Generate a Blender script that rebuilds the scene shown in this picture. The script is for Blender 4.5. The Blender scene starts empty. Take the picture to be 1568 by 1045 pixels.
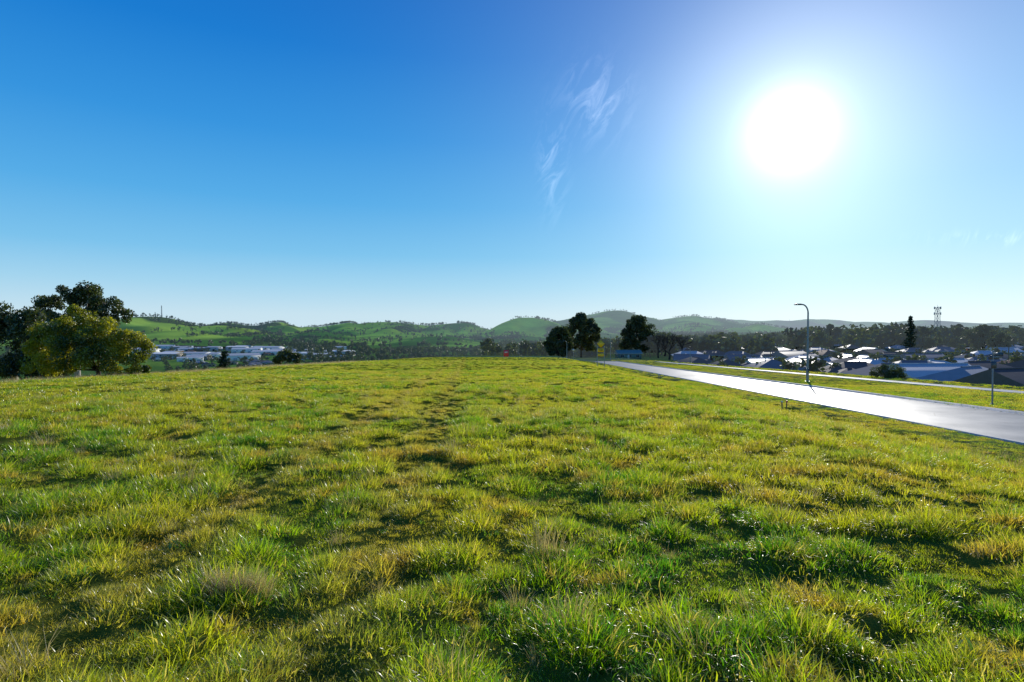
import bpy, math, numpy as np
from mathutils import Vector, Matrix
R=np.random.RandomState
sc=bpy.context.scene
F=871.0
# ------------------------------------------------------------------ noise
def _h(ix,iy,seed):
    h=(ix*374761393+iy*668265263+seed*974634777)&0xffffffff
    h=((h^(h>>13))*1274126177)&0xffffffff
    return ((h^(h>>16))&0xffffff)/float(0xffffff)
def vn(x,y,seed=0):
    x=np.asarray(x,float);y=np.asarray(y,float)
    fx=np.floor(x);fy=np.floor(y);ix=fx.astype(np.int64);iy=fy.astype(np.int64)
    u=x-fx;v=y-fy;u=u*u*(3-2*u);v=v*v*(3-2*v)
    return (_h(ix,iy,seed)*(1-u)+_h(ix+1,iy,seed)*u)*(1-v)+(_h(ix,iy+1,seed)*(1-u)+_h(ix+1,iy+1,seed)*u)*v
def fbm(x,y,o=4,seed=0):
    s=0;a=1;t=0
    for i in range(o):
        s=s+a*vn(x*2**i+17.3*i,y*2**i-9.1*i,seed+i);t+=a;a*=.5
    return s/t
def ss(a,b,v):
    t=np.clip((v-a)/(b-a),0,1);return t*t*(3-2*t)
def H(x,y,noise=True):
    x=np.asarray(x,float);y=np.asarray(y,float)
    u=x-.06*y
    base=-1.7-.04*np.where(y>0,y,y*.3)
    z=base-1.0*ss(4,12.5,u)-3.6*ss(36,54,u)
    z=z-.15*(ss(14.05,14.25,u)*(1-ss(21.15,21.35,u)))*(y<172)
    z=z-.10*np.exp(-((u-11.2)/.9)**2)*(y<150)
    d=np.clip((-31-x)/1.5,-30,60)
    z=z-.18*1.5*np.log1p(np.exp(d))
    z=np.where(u>36,np.maximum(z,-14.0),z)
    r=np.hypot(x,y)
    t=x/np.maximum(np.abs(y),1.0)
    val=-40+26*ss(-.05,.55,t)+np.clip(r-900,0,2500)*.010*(1-ss(.0,.55,t)*.6)
    w=np.maximum(np.maximum(ss(0,260,-31-x),ss(0,420,y-285)),ss(0,300,-y-60))
    z=z*(1-w)+val*w
    if noise:
        m=(1-ss(11.5,13.5,u)*(1-ss(21.8,23,u)))*(1-ss(31,31.5,u)*(1-ss(33.6,34.2,u)))
        n=.30*(fbm(x*.16,y*.16,2,5)-.5)*np.clip(1-r/120,0,1)+.20*(fbm(x*2.7,y*2.7,2,9)-.5)*np.clip(1-r/90,.15,1)
        amp=np.where(u>12,.35,1.0)
        z=z+n*m*amp
        z=z+(fbm(x*.006,y*.006,3,31)-.5)*14*ss(350,900,r)*(1-ss(.1,.4,t))
    return z
def P(px,D):
    x=(px-784)/F*D
    return x,D,float(H(x,D,False))
# ------------------------------------------------------------------ mesh builder
class MB:
    def __init__(s): s.v=[];s.f=[];s.m=[];s.n=0
    def add(s,v,f,mat=0):
        v=np.asarray(v,float).reshape(-1,3);f=np.asarray(f,np.int64)
        s.v.append(v);s.f.append(f+s.n);s.m.append(np.full(len(f),mat));s.n+=len(v)
    def build(s,name,mats,parent=None,smooth=False,link=True):
        me=bpy.data.meshes.new(name)
        V=np.concatenate(s.v);me.vertices.add(len(V));me.vertices.foreach_set('co',V.ravel())
        tot=np.concatenate([np.full(len(f),f.shape[1]) for f in s.f])
        lv=np.concatenate([f.ravel() for f in s.f])
        me.loops.add(len(lv));me.loops.foreach_set('vertex_index',lv.astype(np.int32))
        me.polygons.add(len(tot))
        st=np.concatenate([[0],np.cumsum(tot)[:-1]])
        me.polygons.foreach_set('loop_start',st.astype(np.int32))
        me.polygons.foreach_set('material_index',np.concatenate(s.m).astype(np.int32))
        if smooth: me.polygons.foreach_set('use_smooth',np.ones(len(tot),bool))
        for m in mats: me.materials.append(m)
        me.update(calc_edges=True)
        me.validate()
        o=bpy.data.objects.new(name,me)
        if link: sc.collection.objects.link(o)
        if parent: o.parent=parent
        return o
    def box(s,c,size,mat=0,rot=0.,bevel=0):
        hx,hy,hz=[q/2 for q in size]
        v=np.array([(a*hx,b*hy,e*hz) for e in(-1,1) for b in(-1,1) for a in(-1,1)],float)
        cr,sr=math.cos(rot),math.sin(rot)
        v=np.stack([v[:,0]*cr-v[:,1]*sr,v[:,0]*sr+v[:,1]*cr,v[:,2]],1)+np.array(c)
        s.add(v,[(0,2,3,1),(4,5,7,6),(0,1,5,4),(2,6,7,3),(0,4,6,2),(1,3,7,5)],mat)
    def tube(s,pts,rad,mat=0,seg=8):
        pts=np.asarray(pts,float);n=len(pts)
        rad=np.broadcast_to(rad,(n,)) if np.ndim(rad)==0 else np.asarray(rad)
        V=[]
        for i in range(n):
            d=pts[min(i+1,n-1)]-pts[max(i-1,0)];d=d/(np.linalg.norm(d)+1e-9)
            a=np.cross(d,[0,0,1.]) if abs(d[2])<.9 else np.cross(d,[1.,0,0])
            a/=np.linalg.norm(a);b=np.cross(d,a)
            th=np.linspace(0,2*math.pi,seg,endpoint=False)
            V.append(pts[i]+rad[i]*(np.cos(th)[:,None]*a+np.sin(th)[:,None]*b))
        V=np.concatenate(V);f=[]
        for i in range(n-1):
            for j in range(seg):
                k=(j+1)%seg
                f.append((i*seg+j,i*seg+k,(i+1)*seg+k,(i+1)*seg+j))
        s.add(V,f,mat)
        s.add(V[-seg:],[list(range(seg))],mat)
    def leaves(s,cen,size,rng,mat=0,asp=.45,up=0):
        n=len(cen)
        a=rng.normal(size=(n,3));a[:,2]-=up;a/=np.linalg.norm(a,axis=1)[:,None]
        b=np.cross(a,rng.normal(size=(n,3)));b/=np.linalg.norm(b,axis=1)[:,None]+1e-9
        L=size*(.6+.8*rng.rand(n))[:,None]
        V=np.stack([cen-a*L*.5,cen+b*L*asp*.5,cen+a*L*.5,cen-b*L*asp*.5],1).reshape(-1,3)
        s.add(V,np.arange(n*4).reshape(n,4),mat)
# ------------------------------------------------------------------ materials
SUN_AZ=math.radians(25.9);SUN_EL=math.radians(17.4)
SD=(math.sin(SUN_AZ)*math.cos(SUN_EL),math.cos(SUN_AZ)*math.cos(SUN_EL),math.sin(SUN_EL))
class NT:
    def __init__(s,nt): s.nt=nt
    def n(s,t,**k):
        o=s.nt.nodes.new(t)
        for a,b in k.items(): setattr(o,a,b)
        return o
    def l(s,a,b): s.nt.links.new(a,b)
    def math(s,op,a,b=None,c=None):
        o=s.n('ShaderNodeMath',operation=op)
        for i,q in enumerate((a,b,c)):
            if q is None: continue
            if isinstance(q,(int,float)): o.inputs[i].default_value=q
            else: s.l(q,o.inputs[i])
        return o.outputs[0]
    def vm(s,op,a,b=None):
        o=s.n('ShaderNodeVectorMath',operation=op)
        for i,q in enumerate((a,b)):
            if q is None: continue
            if isinstance(q,(tuple,list)): o.inputs[i].default_value=q
            else: s.l(q,o.inputs[i])
        return o.outputs['Value'] if op in('DOT_PRODUCT','LENGTH') else o.outputs[0]
    def mix(s,f,a,b,bt='MIX'):
        o=s.n('ShaderNodeMix',data_type='RGBA',blend_type=bt)
        for i,q in ((0,f),(6,a),(7,b)):
            if isinstance(q,(int,float)): o.inputs[i].default_value=q
            elif isinstance(q,tuple): o.inputs[i].default_value=(*q,1)
            else: s.l(q,o.inputs[i])
        return o.outputs[2]
    def noise(s,vec,scale,det=3,rough=.5,dist=0):
        o=s.n('ShaderNodeTexNoise');o.inputs['Scale'].default_value=scale;o.inputs['Detail'].default_value=det
        o.inputs['Roughness'].default_value=rough;o.inputs['Distortion'].default_value=dist
        if vec is not None: s.l(vec,o.inputs['Vector'])
        return o.outputs[0]
    def ramp(s,f,a,b):
        o=s.n('ShaderNodeMapRange');s.l(f,o.inputs[0]);o.inputs[1].default_value=a;o.inputs[2].default_value=b
        return o.outputs[0]
    def shmix(s,f,a,b):
        o=s.n('ShaderNodeMixShader')
        if isinstance(f,float): o.inputs[0].default_value=f
        else: s.l(f,o.inputs[0])
        s.l(a,o.inputs[1]);s.l(b,o.inputs[2]);return o.outputs[0]
def newmat(name):
    m=bpy.data.materials.new(name);m.use_nodes=True;m.node_tree.nodes.clear()
    m.cycles.emission_sampling='NONE'
    N=NT(m.node_tree);out=N.n('ShaderNodeOutputMaterial');return m,N,out
def baked_haze(N,sh,L=18000.):  # aerial haze painted as emission by distance from origin, whiter toward the sun
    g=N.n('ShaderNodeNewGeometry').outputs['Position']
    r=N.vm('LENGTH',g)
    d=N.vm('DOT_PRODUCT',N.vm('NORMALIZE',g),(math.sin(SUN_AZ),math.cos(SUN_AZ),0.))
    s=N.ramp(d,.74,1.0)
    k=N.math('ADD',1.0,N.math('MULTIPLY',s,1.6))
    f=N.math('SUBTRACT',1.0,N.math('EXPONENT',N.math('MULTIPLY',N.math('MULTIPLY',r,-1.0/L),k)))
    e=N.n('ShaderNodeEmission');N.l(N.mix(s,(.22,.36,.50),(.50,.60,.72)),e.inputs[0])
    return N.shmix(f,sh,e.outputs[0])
def plain(name,col,rough=.6,metal=0.,var=.15,scale=3.,bump=0.,far=False,spec=None):
    m,N,out=newmat(name)
    g=N.n('ShaderNodeNewGeometry').outputs['Position']
    nz=N.noise(g,scale,4,.6)
    c=N.mix(nz,tuple(max(q*(1-var*2),0) for q in col),tuple(q*(1+var*2) for q in col))
    if spec is None:
        b=N.n('ShaderNodeBsdfPrincipled');b.inputs['Roughness'].default_value=rough;b.inputs['Metallic'].default_value=metal
        N.l(c,b.inputs['Base Color']);sh=b.outputs[0];nrm=[b.inputs['Normal']]
    else:
        d=N.n('ShaderNodeBsdfDiffuse');N.l(c,d.inputs[0]);gl=N.n('ShaderNodeBsdfGlossy');gl.inputs['Roughness'].default_value=rough
        sh=N.shmix(float(spec),d.outputs[0],gl.outputs[0]);nrm=[d.inputs['Normal'],gl.inputs['Normal']]
    if bump:
        bp=N.n('ShaderNodeBump');bp.inputs['Strength'].default_value=bump;bp.inputs['Distance'].default_value=.02
        N.l(N.noise(g,scale*12,3),bp.inputs['Height'])
        for q in nrm: N.l(bp.outputs[0],q)
    if far: sh=baked_haze(N,sh)
    N.l(sh,out.inputs[0]);return m
def foliage(name,c1,c2,tr=.4,scale=.8,far=False,island=.5,gloss=.06):
    m,N,out=newmat(name)
    geo=N.n('ShaderNodeNewGeometry');g=geo.outputs['Position']
    nz=N.ramp(N.noise(g,scale,3),.35,.65)
    c=N.mix(nz,c1,c2)
    r=N.math('ADD',1-island*.5,N.math('MULTIPLY',geo.outputs['Random Per Island'],island))
    sc_=N.n('ShaderNodeVectorMath',operation='SCALE');N.l(c,sc_.inputs[0]);N.l(r,sc_.inputs['Scale']);c=sc_.outputs[0]
    d=N.n('ShaderNodeBsdfDiffuse');N.l(c,d.inputs[0])
    t=N.n('ShaderNodeBsdfTranslucent')
    N.l(N.mix(1.0,c,(1.3,1.25,.5),'MULTIPLY'),t.inputs[0])
    gl=N.n('ShaderNodeBsdfGlossy');gl.inputs['Roughness'].default_value=.45
    sh=N.shmix(float(gloss),N.shmix(float(tr),d.outputs[0],t.outputs[0]),gl.outputs[0])
    if far: sh=baked_haze(N,sh)
    N.l(sh,out.inputs[0]);return m
def grass_mat():
    m,N,out=newmat('grass_blades')
    geo=N.n('ShaderNodeNewGeometry');g=geo.outputs['Position'];ri=geo.outputs['Random Per Island']
    n1=N.ramp(N.noise(g,.35,3,.6),.40,.58)
    n2=N.ramp(N.noise(g,1.9,3,.6),.42,.62)
    green=N.mix(n2,(.09,.27,.008),(.33,.46,.012))
    c=N.mix(N.math('MULTIPLY',n1,.70),green,(.52,.48,.03))
    n3=N.ramp(N.noise(g,1.3,4,.65),.53,.64)
    c=N.mix(N.math('MULTIPLY',n3,.8),c,(.52,.36,.08))
    n4=N.ramp(N.noise(g,.11,3,.6),.50,.62)
    c=N.mix(N.math('MULTIPLY',n4,.45),c,(.52,.42,.12))
    sx=N.n('ShaderNodeSeparateXYZ');N.l(g,sx.inputs[0])
    tk=N.math('ADD',sx.outputs[0],N.math('ADD',.85,N.math('MULTIPLY',sx.outputs[1],.078)))
    for o_ in (0.,1.75):
        q=N.math('MULTIPLY',N.math('ADD',tk,o_),2.4)
        c=N.mix(N.math('MULTIPLY',N.math('EXPONENT',N.math('MULTIPLY',N.math('MULTIPLY',q,q),-1.)),.5),c,(.48,.36,.12))
    dry=N.math('GREATER_THAN',ri,.84)
    c=N.mix(N.math('MULTIPLY',dry,.8),c,(.62,.50,.20))
    r=N.math('ADD',.5,N.math('MULTIPLY',N.math('FRACT',N.math('MULTIPLY',ri,37.7)),.9))
    s_=N.n('ShaderNodeVectorMath',operation='SCALE');N.l(c,s_.inputs[0]);N.l(r,s_.inputs['Scale']);c=s_.outputs[0]
    d=N.n('ShaderNodeBsdfDiffuse');N.l(c,d.inputs[0])
    t=N.n('ShaderNodeBsdfTranslucent');N.l(N.mix(1.0,c,(1.45,1.4,.45),'MULTIPLY'),t.inputs[0])
    gl=N.n('ShaderNodeBsdfGlossy');gl.inputs['Roughness'].default_value=.30
    N.l(N.shmix(.05,N.shmix(.60,d.outputs[0],t.outputs[0]),gl.outputs[0]),out.inputs[0]);return m
def attr_mat(name,rough=.95,far=True,bump=.6,bscale=6.,tr=0.):
    m,N,out=newmat(name)
    g=N.n('ShaderNodeNewGeometry').outputs['Position']
    a=N.n('ShaderNodeAttribute',attribute_name='gcol').outputs['Color']
    n=N.ramp(N.noise(g,bscale*.3,5,.65),.3,.7)
    c=N.mix(1.0,a,N.mix(n,(.6,.62,.6),(1.35,1.3,1.25)),'MULTIPLY')
    b=N.n('ShaderNodeBsdfDiffuse');b.inputs['Roughness'].default_value=rough
    N.l(c,b.inputs[0])
    if bump:
        bp=N.n('ShaderNodeBump');bp.inputs['Strength'].default_value=bump;bp.inputs['Distance'].default_value=.08
        N.l(N.noise(g,bscale,4,.7),bp.inputs['Height']);N.l(bp.outputs[0],b.inputs['Normal'])
    sh=b.outputs[0]
    if far: sh=baked_haze(N,sh)
    N.l(sh,out.inputs[0]);return m
def setcol(o,C):
    at=o.data.color_attributes.new('gcol','FLOAT_COLOR','POINT')
    at.data.foreach_set('color',np.concatenate([C,np.ones((len(C),1))],1).astype(np.float32).ravel())
def L3(a,b,w): return a*(1-w[:,None])+np.asarray(b)*w[:,None]
# ------------------------------------------------------------------ ground
ang=np.concatenate([np.linspace(-180,-56,50,endpoint=False),np.linspace(-56,56,420,endpoint=False),np.linspace(56,180,50,endpoint=False)])*math.pi/180
rad=np.concatenate([[.02],np.geomspace(.8,22000,520)])
A,Rr=np.meshgrid(ang,rad)
X=(Rr*np.sin(A)).ravel();Y=(Rr*np.cos(A)).ravel()
Z=H(X,Y)
na=len(ang);nr=len(rad)
i=np.arange(nr-1)[:,None];j=np.arange(na)[None,:];k=(j+1)%na
f=np.stack([i*na+j+0*k,i*na+k,(i+1)*na+k,(i+1)*na+j+0*k],-1).reshape(-1,4)
mb=MB();mb.add(np.stack([X,Y,Z],1),f)
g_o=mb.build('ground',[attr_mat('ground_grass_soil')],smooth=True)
Xg=X;Yg=Y
U=Xg-.06*Yg;r=np.hypot(Xg,Yg)
n1=ss(.42,.6,fbm(Xg*.35,Yg*.35,3,51));n2=ss(.4,.6,fbm(Xg*.08,Yg*.08,3,61))
soil=np.tile([.11,.13,.020],(len(Xg),1))
fieldc=L3(np.tile([.20,.26,.015],(len(Xg),1)),(.34,.28,.04),n1*.7)
C=soil*(1-ss(12,60,r))[:,None]+fieldc*ss(12,60,r)[:,None]
vergec=L3(np.tile([.38,.34,.05],(len(Xg),1)),(.50,.35,.10),n2)
wv=ss(11.8,12.6,U);C=C*(1-wv)[:,None]+vergec*wv[:,None]
wr=ss(34,36,U);C=L3(C,(.20,.25,.03),wr)
wf=np.clip(ss(60,200,-31-Xg)+ss(300,600,Yg),0,1)
pad=vn(Xg*.006+3,Yg*.004,77)
padc=L3(np.tile([.12,.22,.03],(len(Xg),1)),(.24,.36,.04),ss(.45,.55,pad))
C=C*(1-wf)[:,None]+padc*wf[:,None]
setcol(g_o,C)
# ------------------------------------------------------------------ road
cl=[(17.7+.06*y,y) for y in np.arange(-25,172,2.)]
x0,y0=cl[-1];a=math.atan2(1,.06)
for q in range(60):
    a+=math.radians(1.5);x0+=math.cos(a)*1.7;y0+=math.sin(a)*1.7;cl.append((x0,y0))
for q in range(12):
    x0+=math.cos(a)*3;y0+=math.sin(a)*3;cl.append((x0,y0))
cl=np.array(cl);tg=np.gradient(cl,axis=0);tg/=np.linalg.norm(tg,axis=1)[:,None]
nm=np.stack([tg[:,1],-tg[:,0]],1)
def zr(x,y):
    z=H(x,y,False);u=x-.06*y
    inb=(ss(14.05,14.25,u)*(1-ss(21.15,21.35,u)))*(y<172)
    return z+.15*inb
def strip(name,offs,zo,mats,mi=None,lim=None,crown=0):
    mb=MB();n=len(cl) if lim is None else lim;m=len(offs);V=[]
    for o,zz in zip(offs,zo):
        p=cl[:n]+nm[:n]*o
        V.append(np.stack([p[:,0],p[:,1],zr(p[:,0],p[:,1])+zz],1))
    V=np.stack(V,1).reshape(-1,3)
    i=np.arange(n-1)[:,None];j=np.arange(m-1)[None,:]
    f=np.stack([i*m+j,i*m+j+1,(i+1)*m+j+1,(i+1)*m+j],-1).reshape(-1,4)
    mb.add(V,f);return mb.build(name,mats)
def asphalt():
    m,N,out=newmat('asphalt')
    g=N.n('ShaderNodeNewGeometry').outputs['Position']
    c=N.mix(N.noise(g,.6,5,.6),(.055,.057,.062),(.10,.10,.105))
    sp=N.noise(g,60,2);c=N.mix(N.ramp(sp,.4,.7),c,(.14,.14,.14))
    wv=N.n('ShaderNodeTexVoronoi',feature='DISTANCE_TO_EDGE');wv.inputs['Scale'].default_value=.22;N.l(g,wv.inputs['Vector'])
    ck=N.math('LESS_THAN',wv.outputs['Distance'],.006);c=N.mix(N.math('MULTIPLY',ck,.7),c,(.02,.02,.02))
    d=N.n('ShaderNodeBsdfDiffuse');N.l(c,d.inputs[0])
    gl=N.n('ShaderNodeBsdfGlossy')
    mr=N.n('ShaderNodeMapRange');N.l(N.noise(g,.5,4),mr.inputs[0]);mr.inputs[3].default_value=.42;mr.inputs[4].default_value=.58
    N.l(mr.outputs[0],gl.inputs['Roughness'])
    bp=N.n('ShaderNodeBump');bp.inputs['Strength'].default_value=.25;bp.inputs['Distance'].default_value=.01
    N.l(N.noise(g,45,3),bp.inputs['Height']);N.l(bp.outputs[0],d.inputs['Normal']);N.l(bp.outputs[0],gl.inputs['Normal'])
    mf=N.n('ShaderNodeMapRange');N.l(N.noise(g,.25,5,.7),mf.inputs[0]);mf.inputs[1].default_value=.3;mf.inputs[2].default_value=.7;mf.inputs[3].default_value=.21;mf.inputs[4].default_value=.31
    N.l(N.shmix(mf.outputs[0],d.outputs[0],gl.outputs[0]),out.inputs[0]);return m
M_as=asphalt();M_con=plain('concrete',(.46,.45,.42),.55,var=.12,scale=1.5,bump=.2,spec=.12)
strip('road',np.linspace(-3.3,3.3,9),[-.07+.05*(1-(o/3.3)**2) for o in np.linspace(-3.3,3.3,9)],[M_as])
strip('kerb',[-3.72,-3.71,-3.56,-3.52,-3.29],[-.1,.045,.045,-.055,-.062],[M_con])
strip('kerb',[3.29,3.52,3.56,3.71,3.72],[-.062,-.055,.045,.045,-.1],[M_con])
fp=np.linspace(13.2,14.9,4)
strip('footpath',[fp[0]-.01,*fp,fp[-1]+.01],[-.05,.045,.045,.045,.045,-.05],[M_con],lim=95)
# ------------------------------------------------------------------ grass
M_gr=grass_mat()
gcoll=bpy.data.collections.new('grass_variants')
def tuft(name,n,rad_,L,w,lean,seed,seg=3,mat=None,Lvar=.5):
    g=R(seed);rr=rad_*np.sqrt(g.rand(n));th=g.rand(n)*6.283
    bx=rr*np.cos(th);by=rr*np.sin(th)
    la=th+g.normal(size=n)*.9
    le=lean*(.3+g.rand(n)*1.1)*(.4+rr/rad_)
    Ln=L*(1-Lvar+Lvar*2*g.rand(n))*(1-.35*rr/rad_)
    t=np.linspace(0,1,seg+1)[None,:]
    ang_=le[:,None]*t*1.0
    cx=Ln[:,None]*np.cumsum(np.sin(np.concatenate([np.zeros((n,1)),ang_[:,1:]],1)),1)/seg
    cz=Ln[:,None]*np.cumsum(np.concatenate([np.zeros((n,1)),np.cos(ang_[:,1:])],1),1)/seg-.02
    fa=g.rand(n)*6.283
    W=w*(.7+.6*g.rand(n))[:,None]*(1-t**1.8*.95)
    px=bx[:,None]+cx*np.cos(la)[:,None];py=by[:,None]+cx*np.sin(la)[:,None]
    l_=np.stack([px-W*np.cos(fa)[:,None],py-W*np.sin(fa)[:,None],cz],-1)
    r_=np.stack([px+W*np.cos(fa)[:,None],py+W*np.sin(fa)[:,None],cz],-1)
    V=np.stack([l_,r_],2).reshape(-1,3)
    b=np.arange(n)[:,None]*(seg+1)*2+np.arange(seg)[None,:]*2
    f=np.stack([b,b+1,b+3,b+2],-1).reshape(-1,4)
    mb=MB();mb.add(V,f);o=mb.build(name,[mat or M_gr],link=False);gcoll.objects.link(o)
M_dry=foliage('dry_grass',(.42,.33,.18),(.55,.45,.28),.4,2.)
M_weed=foliage('weed_leaf',(.12,.28,.03),(.2,.36,.04),.35,2.)
for q in range(5): tuft('v%02d_tuft'%q,115,.12,.072+.008*q,.0022,1.5,q+1)
for q in range(2): tuft('v%02d_short'%(q+5),150,.19,.048,.0024,1.3,q+11,seg=2)
for q in range(3): tuft('v%02d_far'%(q+7),130,.24,.076,.0052,1.3,q+21,seg=2)
tuft('v10_dry',60,.10,.20,.0014,.9,31,mat=M_dry)
tuft('v11_verge',110,.45,.055,.008,1.0,32,seg=2)
tuft('v12_weed',24,.08,.07,.010,1.7,33,mat=M_weed)
g=R(3);PX=[];PI=[];PS=[]
def sample(r0,r1,den,hw=50):
    n=int(math.radians(2*hw)*.5*(r1*r1-r0*r0)*den)
    r=np.sqrt(g.rand(n)*(r1*r1-r0*r0)+r0*r0);a=np.radians((g.rand(n)*2-1)*hw)
    return r*np.sin(a),r*np.cos(a)
for (r0,r1,den,kind) in ((1.0,7,100,0),(7,14,60,0),(14,26,34,0),(24,55,10,1),(55,120,2.6,1),(120,200,.7,1)):
    x,y=sample(r0,r1,den);u=x-.06*y
    cl_=fbm(x*2.7,y*2.7,2,9);big=fbm(x*.3,y*.3,2,44)
    s=.45+1.45*ss(.40,.68,cl_)*(.6+.75*big)
    s=s*(.86+.14*ss(4,9,np.hypot(x,y)))
    for o_ in (0.,1.75): s=s*(1-.35*np.exp(-((x+.85+.078*y+o_)*2.4)**2))
    keep=(x>-36)&~((u>13.9)&(u<21.5))&~((u>30.7)&(u<32.8)&(y<165))&(u<44)
    keep&=~((y>165)&(np.hypot(x+40,y-168)<74)&(np.hypot(x+40,y-168)>60))
    verge=(u>21)&(u<34);nv=(u>11.9)&(u<=14)
    q=g.randint(0,5,len(x)) if kind==0 else g.randint(7,10,len(x))
    lowp=g.rand(len(x))
    if kind==0:
        sh_=(lowp<.22)|(cl_<.42)|nv
        q=np.where(sh_,g.randint(5,7,len(x)),q);s=np.where(sh_,np.maximum(s,.75),s)
        q=np.where(lowp>.993,10,q);q=np.where((lowp>.93)&(lowp<.955)&(r0<10),12,q)
    q=np.where(verge,11,q);s=np.where(verge,.7+.6*g.rand(len(x)),s*(.8+.4*g.rand(len(x))))
    s=np.where(nv,.8+.4*g.rand(len(x)),s)
    if kind==1: s=np.where(verge|nv,s,np.clip(s,.55,1.5))
    keep&=~(verge&(g.rand(len(x))<(.5 if r0<24 else .0)))
    PX.append(np.stack([x,y],1)[keep]);PI.append(q[keep]);PS.append(s[keep])
n=4200;y=15+g.rand(n)**.8*95;x=-31.5+g.normal(size=n)*1.6
PX.append(np.stack([x,y],1));PI.append(np.where(g.rand(n)<.5,10,g.randint(7,10,n)));PS.append(.9+g.rand(n)*1.3)
n=30;PX.append(np.stack([-1.95+g.normal(size=n)*.10,4.05+g.normal(size=n)*.07],1));PI.append(np.full(n,10));PS.append(.7+g.rand(n)*.4)
for (cx,cy) in ((-8.2,10.2),(1.6,11.5),(6.8,14),(10.5,13.5),(-3,14)):
    n=20;PX.append(np.stack([cx+g.normal(size=n)*.5,cy+g.normal(size=n)*.5],1));PI.append(np.full(n,10));PS.append(.45+g.rand(n)*.4)
PX=np.concatenate(PX);PI=np.concatenate(PI);PS=np.concatenate(PS)
pz=H(PX[:,0],PX[:,1])
me=bpy.data.meshes.new('grass');me.vertices.add(len(PX))
me.vertices.foreach_set('co',np.column_stack([PX,pz]).ravel())
at=me.attributes.new('idx','INT','POINT');at.data.foreach_set('value',PI.astype(np.int32))
at=me.attributes.new('scl','FLOAT','POINT');at.data.foreach_set('value',PS.astype(np.float32))
rv=np.column_stack([g.normal(size=len(PX))*.12,g.normal(size=len(PX))*.12,g.rand(len(PX))*6.283])
at=me.attributes.new('rotv','FLOAT_VECTOR','POINT');at.data.foreach_set('vector',rv.astype(np.float32).ravel())
go=bpy.data.objects.new('grass',me);sc.collection.objects.link(go)
ng=bpy.data.node_groups.new('grass_scatter','GeometryNodeTree')
ng.interface.new_socket('Geometry',in_out='INPUT',socket_type='NodeSocketGeometry')
ng.interface.new_socket('Geometry',in_out='OUTPUT',socket_type='NodeSocketGeometry')
N=NT(ng);gi=N.n('NodeGroupInput');gout=N.n('NodeGroupOutput');iop=N.n('GeometryNodeInstanceOnPoints');ci=N.n('GeometryNodeCollectionInfo')
ci.inputs['Collection'].default_value=gcoll;ci.inputs['Separate Children'].default_value=True;ci.inputs['Reset Children'].default_value=True
def na_(nm_,dt):
    o=N.n('GeometryNodeInputNamedAttribute',data_type=dt);o.inputs['Name'].default_value=nm_
    return [q for q in o.outputs if q.enabled and q.name=='Attribute'][0]
N.l(gi.outputs[0],iop.inputs['Points']);N.l(ci.outputs[0],iop.inputs['Instance']);iop.inputs['Pick Instance'].default_value=True
N.l(na_('idx','INT'),iop.inputs['Instance Index']);N.l(na_('rotv','FLOAT_VECTOR'),iop.inputs['Rotation']);N.l(na_('scl','FLOAT'),iop.inputs['Scale'])
N.l(iop.outputs[0],gout.inputs[0])
md=go.modifiers.new('scatter','NODES');md.node_group=ng
# ------------------------------------------------------------------ hills
def prof(t,pts,D):
    px=np.array([p[0] for p in pts],float);py=np.array([p[1] for p in pts],float)
    x=t*F+784
    z=np.interp(x,px,py);z=(z+np.interp(x-9,px,py)+np.interp(x+9,px,py))/3
    return (503.5-z)/F*D
layers=[(1800,420,[(-700,520),(-300,500),(60,500),(120,494),(175,487),(205,483),(250,482),(290,487),(330,495),(400,506),(470,522),(540,545)]),
 (2700,600,[(150,520),(280,502),(350,493),(385,499),(425,491),(480,500),(545,492),(600,491),(650,498),(710,493),(760,505),(830,520),(900,545)]),
 (2050,330,[(330,545),(400,517),(450,507),(500,505),(545,512),(590,501),(640,505),(690,514),(740,530),(800,545)]),
 (1500,260,[(380,560),(430,528),(500,518),(560,528),(620,515),(690,514),(760,526),(820,545)]),
 (2300,420,[(640,545),(700,515),(745,500),(790,486),(825,486),(850,493),(890,501),(950,512),(1010,545)]),
 (3400,700,[(720,540),(800,506),(860,487),(900,480),(930,475),(955,474),(985,485),(1020,487),(1060,482),(1100,487),(1150,493),(1220,503),(1300,545)]),
 (2500,350,[(950,545),(1010,510),(1060,495),(1110,502),(1160,495),(1220,505),(1300,520),(1400,545)]),
 (5200,1000,[(900,530),(1000,498),(1090,485),(1160,491),(1240,486),(1330,492),(1420,489),(1500,494),(1600,492),(1800,500),(2400,510)])]
def hillz(x,y):
    t=x/y;z=np.full(np.shape(x),-60.)
    warp=(fbm(x*.0016,y*.0016,3,81)-.5)
    for n_,(D,w,pts) in enumerate(layers):
        top=prof(t,pts,D)
        dy=(y-D)/w+warp*.9*np.clip(abs((y-D)/w)*2,0,1)
        fl=-34.
        z=np.maximum(z,fl+(top-fl)*np.exp(-dy**2))
    gul=1-np.abs(2*fbm(x*.0060,y*.0022,2,88)-1)
    z=z-36*ss(.62,1.,gul)*ss(-30,10,z)*.5+(fbm(x*.004,y*.004,3,91)-.5)*9
    return z
ts=np.linspace(-1.9,1.9,1100);ys=np.geomspace(1050,7800,300)
T,YY=np.meshgrid(ts,ys);X=(T*YY).ravel();Y=YY.ravel();Z=hillz(X,Y)
i=np.arange(299)[:,None];j=np.arange(1099)[None,:]
f=np.stack([i*1100+j,i*1100+j+1,(i+1)*1100+j+1,(i+1)*1100+j],-1).reshape(-1,4)
mb=MB();mb.add(np.stack([X,Y,Z],1),f)
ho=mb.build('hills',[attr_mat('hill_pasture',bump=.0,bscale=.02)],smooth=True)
n1=ss(.42,.58,fbm(X*.005,Y*.003,3,101));n2=ss(.585,.63,fbm(X*.006,Y*.004,3,111))
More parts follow.
